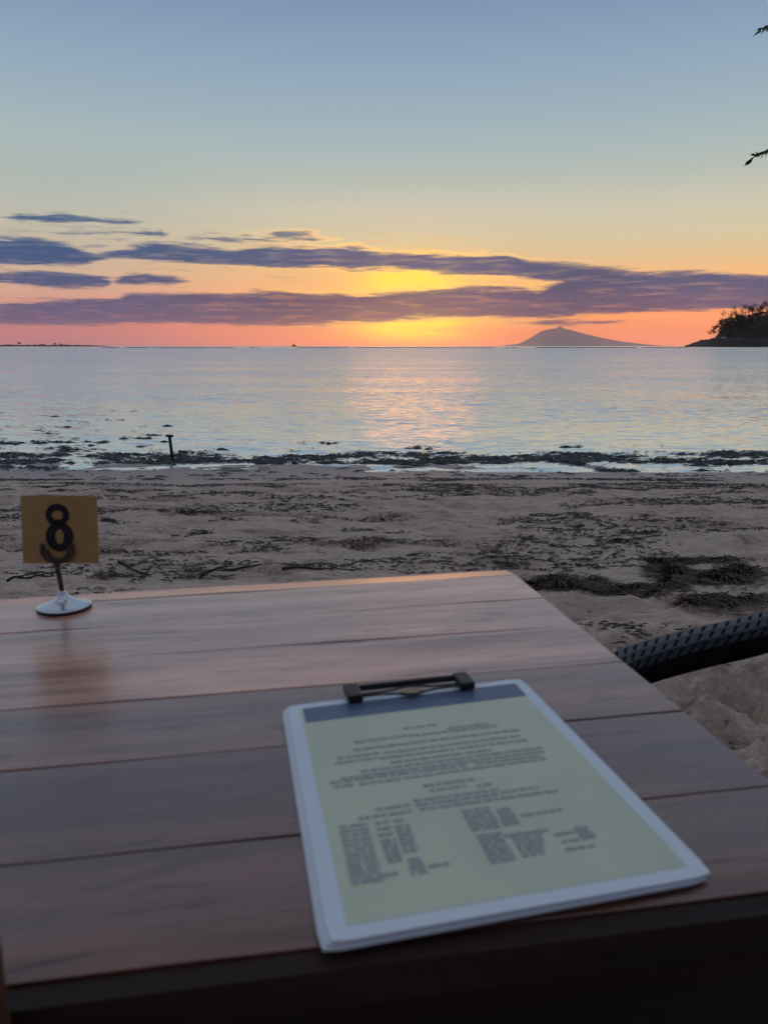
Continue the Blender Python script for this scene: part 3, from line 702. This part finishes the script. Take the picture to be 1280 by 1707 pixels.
# ------------------------------------------------------------------ menu on its clipboard
bz = TZ + .0028
def bp_(px, py, z): return Vector(on_z(px, py, z))
c4 = [bp_(*p, bz + .003) for p in ((478, 1176), (868, 1130), (1190, 1456), (548, 1574))]   # far left, far right, near right, near left
mc = sum(c4, Vector()) / 4; mc.z = TZ
menu = empty('menu_clipboard', mc, 0, label='white clipboard holding a laminated cream menu sheet under a black clip', category='clipboard')
def bil(u, v, z):               # u across, v away from us ; 0..1 on the board
    p = (c4[3] * (1 - u) + c4[2] * u) * (1 - v) + (c4[0] * (1 - u) + c4[1] * u) * v
    return Vector((p.x - mc.x, p.y - mc.y, z - mc.z))
def slab(name, u0, u1, v0, v1, z0, z1, mat, parent, rc=.012, curl=0.0):
    # rounded sheet as a grid, so that it can lift a little
    n = 20; vs = []; fs = []
    for lay in (z1, z0):
        for j in range(n + 1):
            for i in range(n + 1):
                a, b = i / n, j / n
                # pull the corners in
                x = u0 + (u1 - u0) * a; y = v0 + (v1 - v0) * b
                for (cxx, cyy) in ((u0, v0), (u1, v0), (u0, v1), (u1, v1)):
                    ddx, ddy = abs(x - cxx), abs(y - cyy)
                    if ddx < 1e-6 and ddy < 1e-6: x += math.copysign(rc * .5, .5 * (u0 + u1) - x); y += math.copysign(rc * .5, .5 * (v0 + v1) - y)
                lift = curl * (max(0, .5 - b) ** 2) * (.5 + .5 * math.sin(a * 4 + 1)) if curl else 0
                vs.append(bil(x, y, lay + lift))
    m_ = (n + 1) ** 2
    for j in range(n):
        for i in range(n):
            q = j * (n + 1) + i; fs.append((q, q + 1, q + n + 2, q + n + 1)); fs.append((m_ + q, m_ + q + n + 1, m_ + q + n + 2, m_ + q + 1))
    per = [i for i in range(n + 1)] + [j * (n + 1) + n for j in range(1, n + 1)] + [n * (n + 1) + i for i in range(n - 1, -1, -1)] + [j * (n + 1) for j in range(n - 1, 0, -1)]
    for a, b in zip(per, per[1:] + per[:1]): fs.append((a, a + m_, b + m_, b))
    o = mesh_obj(name, vs, fs, mat, parent); return o
M_lam = plain('laminate_film', (0.76, 0.80, 0.84), 0.22, var=0.02)
M_paper, Tp, bb = new_mat('cream_paper')
tc = Tp.n('ShaderNodeTexCoord').outputs['Object']; n1 = Tp.noise(tc, 9, 4, .6)
Tp.put(bb.inputs['Base Color'], Tp.mix(Tp.ss(n1.outputs[0], .35, .7), (0.66, 0.67, 0.47, 1), (0.58, 0.60, 0.44, 1)))
bb.inputs['Roughness'].default_value = .35; bb.inputs['Coat Weight'].default_value = .3; bb.inputs['Coat Roughness'].default_value = .2
M_print = plain('grey_print', (0.35, 0.385, 0.37), .4, var=.1, scale=200)
M_printl = plain('pale_print', (0.40, 0.43, 0.38), .4, var=.12, scale=120)
M_head = plain('blue_header_print', (0.11, 0.145, 0.235), .32, var=.06)
slab('board', -.020, .985, -.004, .995, bz - .0022, bz - .0004, M_white, menu)
slab('board_edge_sheet', -.012, .99, .0, .998, bz - .0002, bz + .0008, M_white, menu, curl=.002).name = 'backing_sheet'
sheet = slab('laminated_sheet', 0, 1, 0, 1, bz + .0011, bz + .0024, M_lam, menu, curl=.004)
def lift(v, u): return .004 * (max(0, .5 - v) ** 2) * (.5 + .5 * math.sin(u * 4 + 1))
def patch(name, poly_uv, z, mat, parent, nsub=14):
    u0, u1, v0, v1 = poly_uv; vs = []; fs = []
    for j in range(nsub + 1):
        for i in range(nsub + 1):
            u = u0 + (u1 - u0) * i / nsub; v = v0 + (v1 - v0) * j / nsub; vs.append(bil(u, v, z + lift(v, u)))
    for j in range(nsub):
        for i in range(nsub): q = j * (nsub + 1) + i; fs.append((q, q + 1, q + nsub + 2, q + nsub + 1))
    return mesh_obj(name, vs, fs, mat, parent)
zs = bz + .0024
patch('cream_page', (.050, .952, .036, .960), zs + .0002, M_paper, sheet, 30)
patch('header_band', (.06, .955, .875, .968), zs + .0004, M_head, sheet)
# invert pixel -> board u,v
def uv(px, py):
    p = bp_(px, py, zs); u, v = .5, .5
    for _ in range(12):
        q = bil(u, v, zs) + mc; e1 = bil(u + .001, v, zs) - bil(u, v, zs); e2 = bil(u, v + .001, zs) - bil(u, v, zs)
        r_ = p - q; det = e1.x * e2.y - e1.y * e2.x
        u += .001 * (r_.x * e2.y - r_.y * e2.x) / det; v += .001 * (e1.x * r_.y - e1.y * r_.x) / det
    return u, v
# rows of unreadable small print: (left x, left y, right x, right y) of every row
def rowset(l0, r0, l1, r1, n, dens=1.0):
    return [((l0[0] + (l1[0] - l0[0]) * k / max(1, n - 1), l0[1] + (l1[1] - l0[1]) * k / max(1, n - 1)), (r0[0] + (r1[0] - r0[0]) * k / max(1, n - 1), r0[1] + (r1[1] - r0[1]) * k / max(1, n - 1)), dens) for k in range(n)]
rows = []
rows += [((672, 1215), (728, 1208), 1), ((745, 1214), (815, 1207), .8), ((590, 1238), (690, 1225), .9), ((690, 1224), (830, 1212), 1), ((588, 1247), (868, 1220), 1), ((640, 1254), (868, 1228), 1)]
rows += [((562, 1264), (632, 1256), 1), ((632, 1262), (880, 1236), .9), ((558, 1272), (632, 1264), 1), ((650, 1270), (820, 1252), 1), ((600, 1285), (905, 1248), 1), ((568, 1297), (908, 1254), 1), ((548, 1303), (780, 1279), 1), ((790, 1272), (905, 1262), .9)]
rows += [((556, 1312), (590, 1309), .6), ((598, 1307), (910, 1266), 1), ((704, 1310), (790, 1300), 1), ((716, 1318), (775, 1311), .7), ((795, 1311), (818, 1307), .9)]
rows += [((688, 1334), (832, 1318), 1), ((692, 1341), (832, 1326), 1), ((698, 1348), (832, 1334), 1), ((834, 1322), (897, 1312), .9), ((834, 1330), (932, 1319), .9), ((625, 1350), (686, 1342), .9), ((597, 1365), (686, 1353), .9)]
rows += rowset((565, 1380), (612, 1374), (585, 1474), (640, 1468), 13)
rows += rowset((625, 1374), (648, 1370), (628, 1384), (652, 1380), 2, .9); rows += [((655, 1370), (676, 1366), .8), ((630, 1394), (655, 1390), .7)]
rows += rowset((634, 1404), (660, 1400), (646, 1438), (672, 1434), 6); rows += rowset((658, 1380), (682, 1376), (672, 1422), (698, 1417), 7)
rows += rowset((680, 1436), (702, 1432), (684, 1458), (712, 1454), 4); rows += [((714, 1446), (748, 1440), 1), ((640, 1462), (664, 1456), .8), ((606, 1470), (634, 1466), .9)]
rows += rowset((768, 1352), (816, 1348), (785, 1384), (836, 1378), 6); rows += rowset((828, 1352), (850, 1347), (838, 1376), (866, 1371), 5); rows += [((868, 1360), (936, 1350), .9)]
rows += rowset((794, 1394), (836, 1390), (816, 1438), (860, 1432), 8); rows += rowset((850, 1394), (906, 1387), (870, 1428), (906, 1422), 6); rows += [((840, 1393), (914, 1385), 1), ((924, 1392), (957, 1388), 1), ((936, 1404), (966, 1400), .7)]
rows += rowset((956, 1382), (978, 1378), (968, 1398), (994, 1394), 4); rows += [((940, 1416), (994, 1411), 1)]
mb = MB(); mbl = MB(); rnd = random.Random(8)
def quad(m_, u0, u1, va, vb, h, z):
    # a mark that follows its row
    w = vb - va
    m_.add([bil(u0, va - h / 2, z + lift(va, u0)), bil(u1, vb - h / 2, z + lift(vb, u1)), bil(u1, vb + h / 2, z + lift(vb, u1)), bil(u0, va + h / 2, z + lift(va, u0))], [(0, 1, 2, 3)])
for a, b, dn_ in rows:
    ua, va = uv(*a); ub, vb = uv(*b); vm = (va + vb) / 2; va = vm + (va - vm) * .25; vb = vm + (vb - vm) * .25
    u = ua
    while u < ub:
        wl = rnd.uniform(.012, .045); ue = min(ub, u + wl)
        quad(mbl, u, ue, va + (vb - va) * (u - ua) / (ub - ua), va + (vb - va) * (ue - ua) / (ub - ua), .0115, zs + .00045)
        t = u
        while t < ue:
            g = rnd.uniform(.0022, .0052); f = (t - ua) / (ub - ua); vv = va + (vb - va) * f
            if rnd.random() < .88 * dn_: quad(mb, t, min(t + g, ue), vv, vv, rnd.uniform(.003, .0072), zs + .0006)
            t += g + .0014
        u = ue + rnd.uniform(.003, .008)
mbl.build('print_underlay', M_printl, sheet); bpy.data.objects['print_underlay'].name = 'pale_print'  # faint solid print beneath the small marks
mb.build('small_print', M_print, sheet)
# the black clip
clip_c = (uv(577, 1168), uv(783, 1150))
pA = bil(uv(590, 1163)[0], uv(590, 1163)[1], 0); pB = bil(uv(771, 1143)[0], uv(771, 1143)[1], 0); pA.z = pB.z = 0
ax = (pB - pA).normalized(); ay = Vector((-ax.y, ax.x, 0)); Lc = (pB - pA).length
clipe = bpy.data.objects.new('clip', None)
MC = Matrix(((ax.x, ay.x, 0), (ax.y, ay.y, 0), (0, 0, 1)))
def cp(x, y, z): return pA + ax * x + ay * y + Vector((0, 0, z))
zc = zs - TZ + .001
mb = MB()
prof_c = [(.0100, 0), (.0150, 0), (.0160, .002), (.0148, .0058), (.0125, .0066), (.0108, .0058), (.0100, .002)]
vs = [cp(x, y, zc + z) for x in (-.004, Lc + .004) for y, z in prof_c]; k = len(prof_c)
mb.add(vs, [(i, (i + 1) % k, k + (i + 1) % k, k + i) for i in range(k)] + [tuple(range(k))[::-1], tuple(range(k, 2 * k))])
clip = mb.build('clip', M_black, menu, bevel=.0008)
for x in (-.001, Lc + .001):
    mb = MB(); mb.box(cp(x, .000, zc + .0045), (.016, .030, .0085), MC); mb.build('end_block', M_black, clip, bevel=.002)
for sgn in (1, -1):
    pts = []
    for i in range(25):
        x = Lc * i / 24; bulge = math.exp(-((i - 12) / 3.6) ** 2) * .0068 + .0026
        pts.append(cp(x, -.0085 + sgn * bulge, zc + .0048))
    mb = MB(); mb.tube(pts, .0012, 8); mb.build('wire_handle', M_black, clip, True)
M_gold = plain('gold_badge', (0.42, 0.27, 0.10), .4, .3)
mb = MB(); mb.add([cp(Lc / 2 + q[0], -.0085 + q[1], zc + .0025) for q in ((-.0135, 0), (-.006, -.0055), (.006, -.0055), (.0135, 0), (.006, .005), (-.006, .005))] + [cp(Lc / 2 + q[0], -.0085 + q[1], zc + .0040) for q in ((-.0125, 0), (-.0055, -.005), (.0055, -.005), (.0125, 0), (.0055, .0045), (-.0055, .0045))],
    [tuple(range(6))[::-1], tuple(range(6, 12))] + [(i, (i + 1) % 6, 6 + (i + 1) % 6, 6 + i) for i in range(6)])
mb.build('badge', M_gold, clip)

# ------------------------------------------------------------------ table number stand
nb_ = on_z(108, 1014, TZ)
ns = empty('table_number_stand', (nb_[0], nb_[1], TZ), 0, label='ochre number card on a round steel stand at the far left of the table', category='number stand')
mb = MB(); mb.lathe([(0.0001, .0), (.0345, .0), (.0365, .0015), (.0365, .0045), (.036, .0055)], 48); mb.build('base_ring', M_black, ns, True)
mb = MB(); mb.lathe([(.0362, .0052), (.0352, .0066), (.030, .0074), (.022, .0095), (.014, .0135), (.008, .0185), (.0045, .0235), (.0042, .026), (.0001, .026)], 48); mb.build('base', M_steel, ns, True)
M_stem = plain('dark_steel', (0.10, 0.085, 0.08), .3, .8, var=.1)
mb = MB(); mb.tube([(-.0005, 0, .02), (-.003, 0, .045), (-.005, 0, .068)], [.0032, .0034, .0042], 12); mb.build('stem', M_stem, ns, True)
M_card = plain('ochre_card', (0.50, 0.29, 0.10), .55, var=.05)
cdx = -.0006
def rrect(x0, x1, z0, z1, r, n=6):
    P = []
    for cx_, cz_, a0 in ((x1 - r, z1 - r, 0), (x0 + r, z1 - r, 90), (x0 + r, z0 + r, 180), (x1 - r, z0 + r, 270)):
        for k in range(n + 1): a = R(a0 + 90 * k / n); P.append((cx_ + r * math.cos(a), cz_ + r * math.sin(a)))
    return P
card_e = Matrix.Translation((0, 0, .0655)) @ Matrix.Rotation(R(-7), 4, 'X') @ Matrix.Translation((0, 0, -.0655))
mb = MB(); mb.prism(rrect(-.0510, .0535, .0655, .1595, .003), -.0008, .0012)
card = mb.build('card', M_card, ns); card.matrix_local = card_e
# the black figure with its bottom ring, in slightly raised ink
def ring(mb, cx_, cz_, rox, roz, rix, riz, a0, a1, y0, y1, n=36):
    vs = []; fs = []
    for k in range(n + 1):
        a = R(a0 + (a1 - a0) * k / n); c_, s_ = math.cos(a), math.sin(a)
        for (rx_, rz_) in ((rox, roz), (rix, riz)):
            for y_ in (y0, y1): vs.append((cx_ + rx_ * c_, y_, cz_ + rz_ * s_))
    for k in range(n):
        b = 4 * k; c = b + 4
        fs += [(b, c, c + 1, b + 1), (b + 2, b + 3, c + 3, c + 2), (b, b + 2, c + 2, c), (b + 1, c + 1, c + 3, b + 3)]
    fs += [(0, 1, 3, 2), (4 * n, 4 * n + 2, 4 * n + 3, 4 * n + 1)]
    mb.add(vs, fs)
# card spans x -.0535..+.0515, z .0655..1595
M_ink = plain('black_ink', (0.010, 0.009, 0.009), .5, var=.05)
mb = MB()
ring(mb, -.001, .1330, .0162, .0155, .0078, .0066, 0, 360, -.0018, -.0010)      # upper bow
ring(mb, .001, .1030, .0190, .0205, .0062, .0105, 0, 360, -.0018, -.0010)        # lower bow
mb.build('figure', M_ink, card)
mb = MB(); ring(mb, -.0005, .0845, .0235, .0185, .0125, .0105, 172, 368, -.0065, -.0022)
mb.box((-.0205, -.0043, .0895), (.006, .0043, .010)); mb.box((.0195, -.0043, .0895), (.006, .0043, .010))
mb.box((-.003, -.0043, .0665), (.010, .0043, .006))
cl = mb.build('clamp', M_stem, ns, bevel=.0008)

# ------------------------------------------------------------------ wooden chair at the left, its post just in the picture
wc = empty('wooden_chair', (-.418, .352, 0), R(0), label='brown wooden chair at the left end of the table, only its back post in view', category='chair')
def cb(name, c, d, bv=.004, rot=None):
    m1 = MB(); m1.box((0, 0, 0), d); o = m1.build(name, M_chairwood, wc, bevel=bv); o.location = c
    if rot: o.rotation_euler = rot
    return o
CH = .82
cb('back_post', (-.2, -.02, CH / 2 - .02), (.035, .035, CH + .04)); cb('back_post', (.2, -.02, CH / 2 - .02), (.035, .035, CH + .04))
cb('leg', (-.2, .36, .2), (.035, .035, .46)); cb('leg', (.2, .36, .2), (.035, .035, .46))
cb('seat', (0, .18, .442), (.42, .40, .022)); cb('top_rail', (0, -.02, CH - .06), (.362, .022, .07))
for x in (-.12, -.04, .04, .12): cb('back_slat', (x, -.02, .615), (.03, .012, .25))
cb('lower_rail', (0, -.02, .49), (.362, .02, .035))

# ------------------------------------------------------------------ black rattan chair at the right
rc = empty('rattan_chair', (.88, 1.0, 0), 0, label='black woven rattan armchair at the right end of the table, one curved arm in view', category='chair')
arm_pts = [(-.575, .185, .515), (-.56, .195, .548), (-.52, .215, .580), (-.47, .232, .600), (-.40, .250, .615), (-.32, .268, .628), (-.24, .283, .640), (-.17, .298, .655), (-.10, .312, .678), (-.02, .32, .700), (.08, .322, .715), (.16, .318, .72)]
def cr(P, t):                   # Catmull-Rom through the list
    n = len(P) - 1; f = min(max(t, 0), .99999) * n; i = int(f); u = f - i
    p = [Vector(P[min(max(i + k - 1, 0), n)]) for k in range(4)]
    return .5 * ((2 * p[1]) + (p[2] - p[0]) * u + (2 * p[0] - 5 * p[1] + 4 * p[2] - p[3]) * u * u + (3 * p[1] - p[0] - 3 * p[2] + p[3]) * u ** 3)
def sec(P, t, mirror, k=1.0):   # cross-section ring of the arm
    c = cr(P, t); tg = (cr(P, min(t + .01, 1)) - cr(P, max(t - .01, 0))).normalized()
    if mirror: c = Vector((c.x, -c.y, c.z)); tg = Vector((tg.x, -tg.y, tg.z))
    sd_ = Vector((-tg.y, tg.x, 0)).normalized(); up = Vector((0, 0, 1))
    shp = [(-.026, -.050), (-.028, -.012), (-.022, .002), (-.008, .008), (.010, .008), (.023, .002), (.028, -.012), (.026, -.050)]
    return [c + sd_ * (a * k) + up * (b * k) for a, b in shp]
for mirror in (0, 1):
    n = 40; vs = []; fs = []
    for i in range(n + 1): vs += sec(arm_pts, i / n, mirror)
    for i in range(n):
        for j in range(8): fs.append((i * 8 + j, i * 8 + (j + 1) % 8, (i + 1) * 8 + (j + 1) % 8, (i + 1) * 8 + j))
    fs += [tuple(range(8)), tuple(n * 8 + j for j in range(8))[::-1]]
    arm = mesh_obj('arm', vs, fs, M_frame, rc, True)
    me0 = None
    ns_ = 40
    for i in range(ns_):
        # one flat ribbon wrapped over the arm on the slant
        vs = []; m_ = 7
        for e_, off in ((0, 0), (1, .66 / ns_)):
            for j in range(1, 7):
                sk = (j - 3.5) * .020
                ring_ = sec(arm_pts, min(max((i + .2) / ns_ + off + sk, 0), 1), mirror, 1.0); c = sum(ring_, Vector()) / 8
                d_ = (ring_[j] - c).normalized(); vs.append(ring_[j] + d_ * (.0030 if 1 < j < 6 else .0018))
            for j in range(1, 7):
                sk = (j - 3.5) * .020
                ring_ = sec(arm_pts, min(max((i + .2) / ns_ + off + sk, 0), 1), mirror, 1.0); vs.append(ring_[j])
        fs = [(j, j + 1, 12 + j + 1, 12 + j) for j in range(5)] + [(j, 6 + j, 7 + j, j + 1) for j in range(5)] + [(12 + j, 13 + j, 19 + j, 18 + j) for j in range(5)] + [(0, 12, 18, 6), (5, 11, 23, 17)]
        mesh_obj('wicker_strip', vs, fs, M_rattan, arm)
    # two thin strands run lengthways under the ribbons
    for j in (2, 3, 4, 5):
        pts = []
        for i in range(61):
            r_ = sec(arm_pts, i / 60, mirror); pts.append(r_[j] * .88 + r_[j - 1] * .12 if j < 4 else r_[j] * .88 + r_[j + 1] * .12)
        m1 = MB(); m1.tube(pts, .0034, 6); m1.build('wicker_strand', M_rattan, arm, True)
sgny = (1, -1)
for s_ in sgny:
    m1 = MB(); m1.tube([(-.572, s_ * .185, .50), (-.560, s_ * .19, .40), (-.50, s_ * .21, .18), (-.44, s_ * .22, -.03)], [.020, .019, .018, .016], 10); m1.build('leg', M_frame, rc, True)
    m1 = MB(); m1.tube([(.16, s_ * .30, .72), (.17, s_ * .29, .4), (.22, s_ * .29, -.03)], [.02, .019, .016], 10); m1.build('leg', M_frame, rc, True)
m1 = MB(); m1.box((-.10, 0, .30), (.56, .48, .05)); m1.build('seat', M_rattan, rc, bevel=.015)
vs = []; fs = []
for i in range(17):
    a = R(-78 + 156 * i / 16)
    for z, q in ((.28, .0), (.45, .02), (.62, .05), (.80, .09)):
        for d_ in (0, .022): vs.append((.12 + (.14 + q + d_) * math.cos(a), (.30 + d_ + q * .2) * math.sin(a) , z))
for i in range(16):
    for k_ in range(3):
        b = i * 8 + k_ * 2; c = b + 8; fs += [(b, b + 2, c + 2, c), (b + 1, c + 1, c + 3, b + 3)]
    b = i * 8; c = b + 8; fs += [(b, c, c + 1, b + 1), (b + 6, b + 7, c + 7, c + 6)]
fs += [(0, 1, 3, 2), (2, 3, 5, 4), (4, 5, 7, 6)] + [(128, 130, 131, 129), (130, 132, 133, 131), (132, 134, 135, 133)]
mesh_obj('backrest', vs, fs, M_rattan, rc, True)

# ------------------------------------------------------------------ tree at the right whose twigs reach into the sky
tr = empty('tree', (4.6, 4.6, 0), 0, label='tree right of the beach, only two leafy twig tips in view in the sky', category='tree')
m1 = MB(); m1.tube([(0, 0, -.1), (.05, .05, 1.2), (-.1, .1, 2.4), (-.3, .1, 3.4), (-.5, 0, 4.6)], [.20, .16, .13, .10, .05], 12); m1.build('trunk', M_bark, tr, True)
rnd = random.Random(31)
def pinna(mb_, p, d, L, ls):
    """a twig with small paired leaflets"""
    d = d.normalized(); sd_ = d.cross(Vector((0, 0, 1))).normalized(); n = 9
    pts = [p + d * L * t / n + Vector((0, 0, -.08 * L * (t / n) ** 2)) for t in range(n + 1)]
    mb_.tube(pts, [.004 * (1 - .7 * t / n) + .001 for t in range(n + 1)], 5)
    for t in range(1, n + 1):
        for s_ in (-1, 1):
            q = pts[t]; dd = (d * .55 + sd_ * s_ * rnd.uniform(.5, 1) + Vector((0, 0, rnd.uniform(-.9, .3)))).normalized(); w_ = dd.cross(Vector((rnd.gauss(0, 1), rnd.gauss(0, 1), rnd.gauss(0, 1)))).normalized()
            l = ls * rnd.uniform(.6, 1.2)
            mb_.add([q, q + dd * l * .5 + w_ * l * .17, q + dd * l, q + dd * l * .5 - w_ * l * .17], [(0, 1, 2, 3)])
T0v = Vector((4.6, 4.6, 0))
def aim(px, py, Yd): return Vector(at(px, py, Yd)) - T0v
for s_, e_ in ((Vector((-.3, .1, 3.3)), aim(1251, 261, 4.4)), (Vector((-.45, 0, 4.3)), aim(1268, 45, 4.4)), (Vector((-.3, .1, 3.5)), Vector((1.2, .8, 4.6))), (Vector((-.2, .1, 2.8)), Vector((1.4, -.6, 4.0))), (Vector((-.45, 0, 4.3)), Vector((.6, 1.2, 5.5)))):
    tip = e_.copy()
    if e_.x < 0: e_ = e_ + Vector((.125, 0, .035))
    mid = (s_ + e_) / 2 + Vector((0, 0, .05)); pts = []
    for i in range(11):
        t = i / 10; pts.append(s_ * (1 - t) ** 2 + mid * 2 * t * (1 - t) + e_ * t * t)
    m1 = MB(); m1.tube(pts, [.045 * (1 - t / 10) + .003 for t in range(11)], 7); lb = m1.build('limb', M_bark, tr, True)
    m1 = MB()
    big_ = e_.x > 0
    if not big_:
        pinna(m1, pts[10], tip - pts[10], (tip - pts[10]).length, .042)
        pinna(m1, pts[10] + Vector((.02, .02, .01)), (tip - pts[10]) + Vector((0, .05, .02)), (tip - pts[10]).length * .8, .038)
        for k_ in range(6):
            q = pts[10] + Vector((rnd.uniform(.0, .15), rnd.gauss(0, .04), rnd.gauss(.01, .02))); pinna(m1, q, Vector((rnd.uniform(-.3, 1), rnd.gauss(0, .5), rnd.gauss(.0, .2))), .10, .04)
    else:
        for k_ in range(160):
            q = e_ + Vector((rnd.gauss(0, .5), rnd.gauss(0, .5), rnd.gauss(0, .35))); pinna(m1, q, Vector((rnd.gauss(0, 1), rnd.gauss(0, 1), rnd.gauss(0, .4))), .25, .07)
    m1.build('leaves', M_leaf, lb)

# ------------------------------------------------------------------ evening haze
HAZE = 3.0e-5
if HAZE:
    hz_m = bpy.data.materials.new('evening_haze'); hz_m.use_nodes = True; t = hz_m.node_tree; t.nodes.clear()
    o_ = t.nodes.new('ShaderNodeOutputMaterial'); v_ = t.nodes.new('ShaderNodeVolumePrincipled')
    v_.inputs['Color'].default_value = (1.0, 0.93, 0.90, 1); v_.inputs['Density'].default_value = HAZE; v_.inputs['Anisotropy'].default_value = .95
    t.links.new(v_.outputs[0], o_.inputs['Volume'])
    mb = MB(); mb.box((0, 13500, 318), (56000, 28200, 644)); h = mb.build('haze', hz_m, kind='stuff', label='pale evening haze over the sea', category='haze')
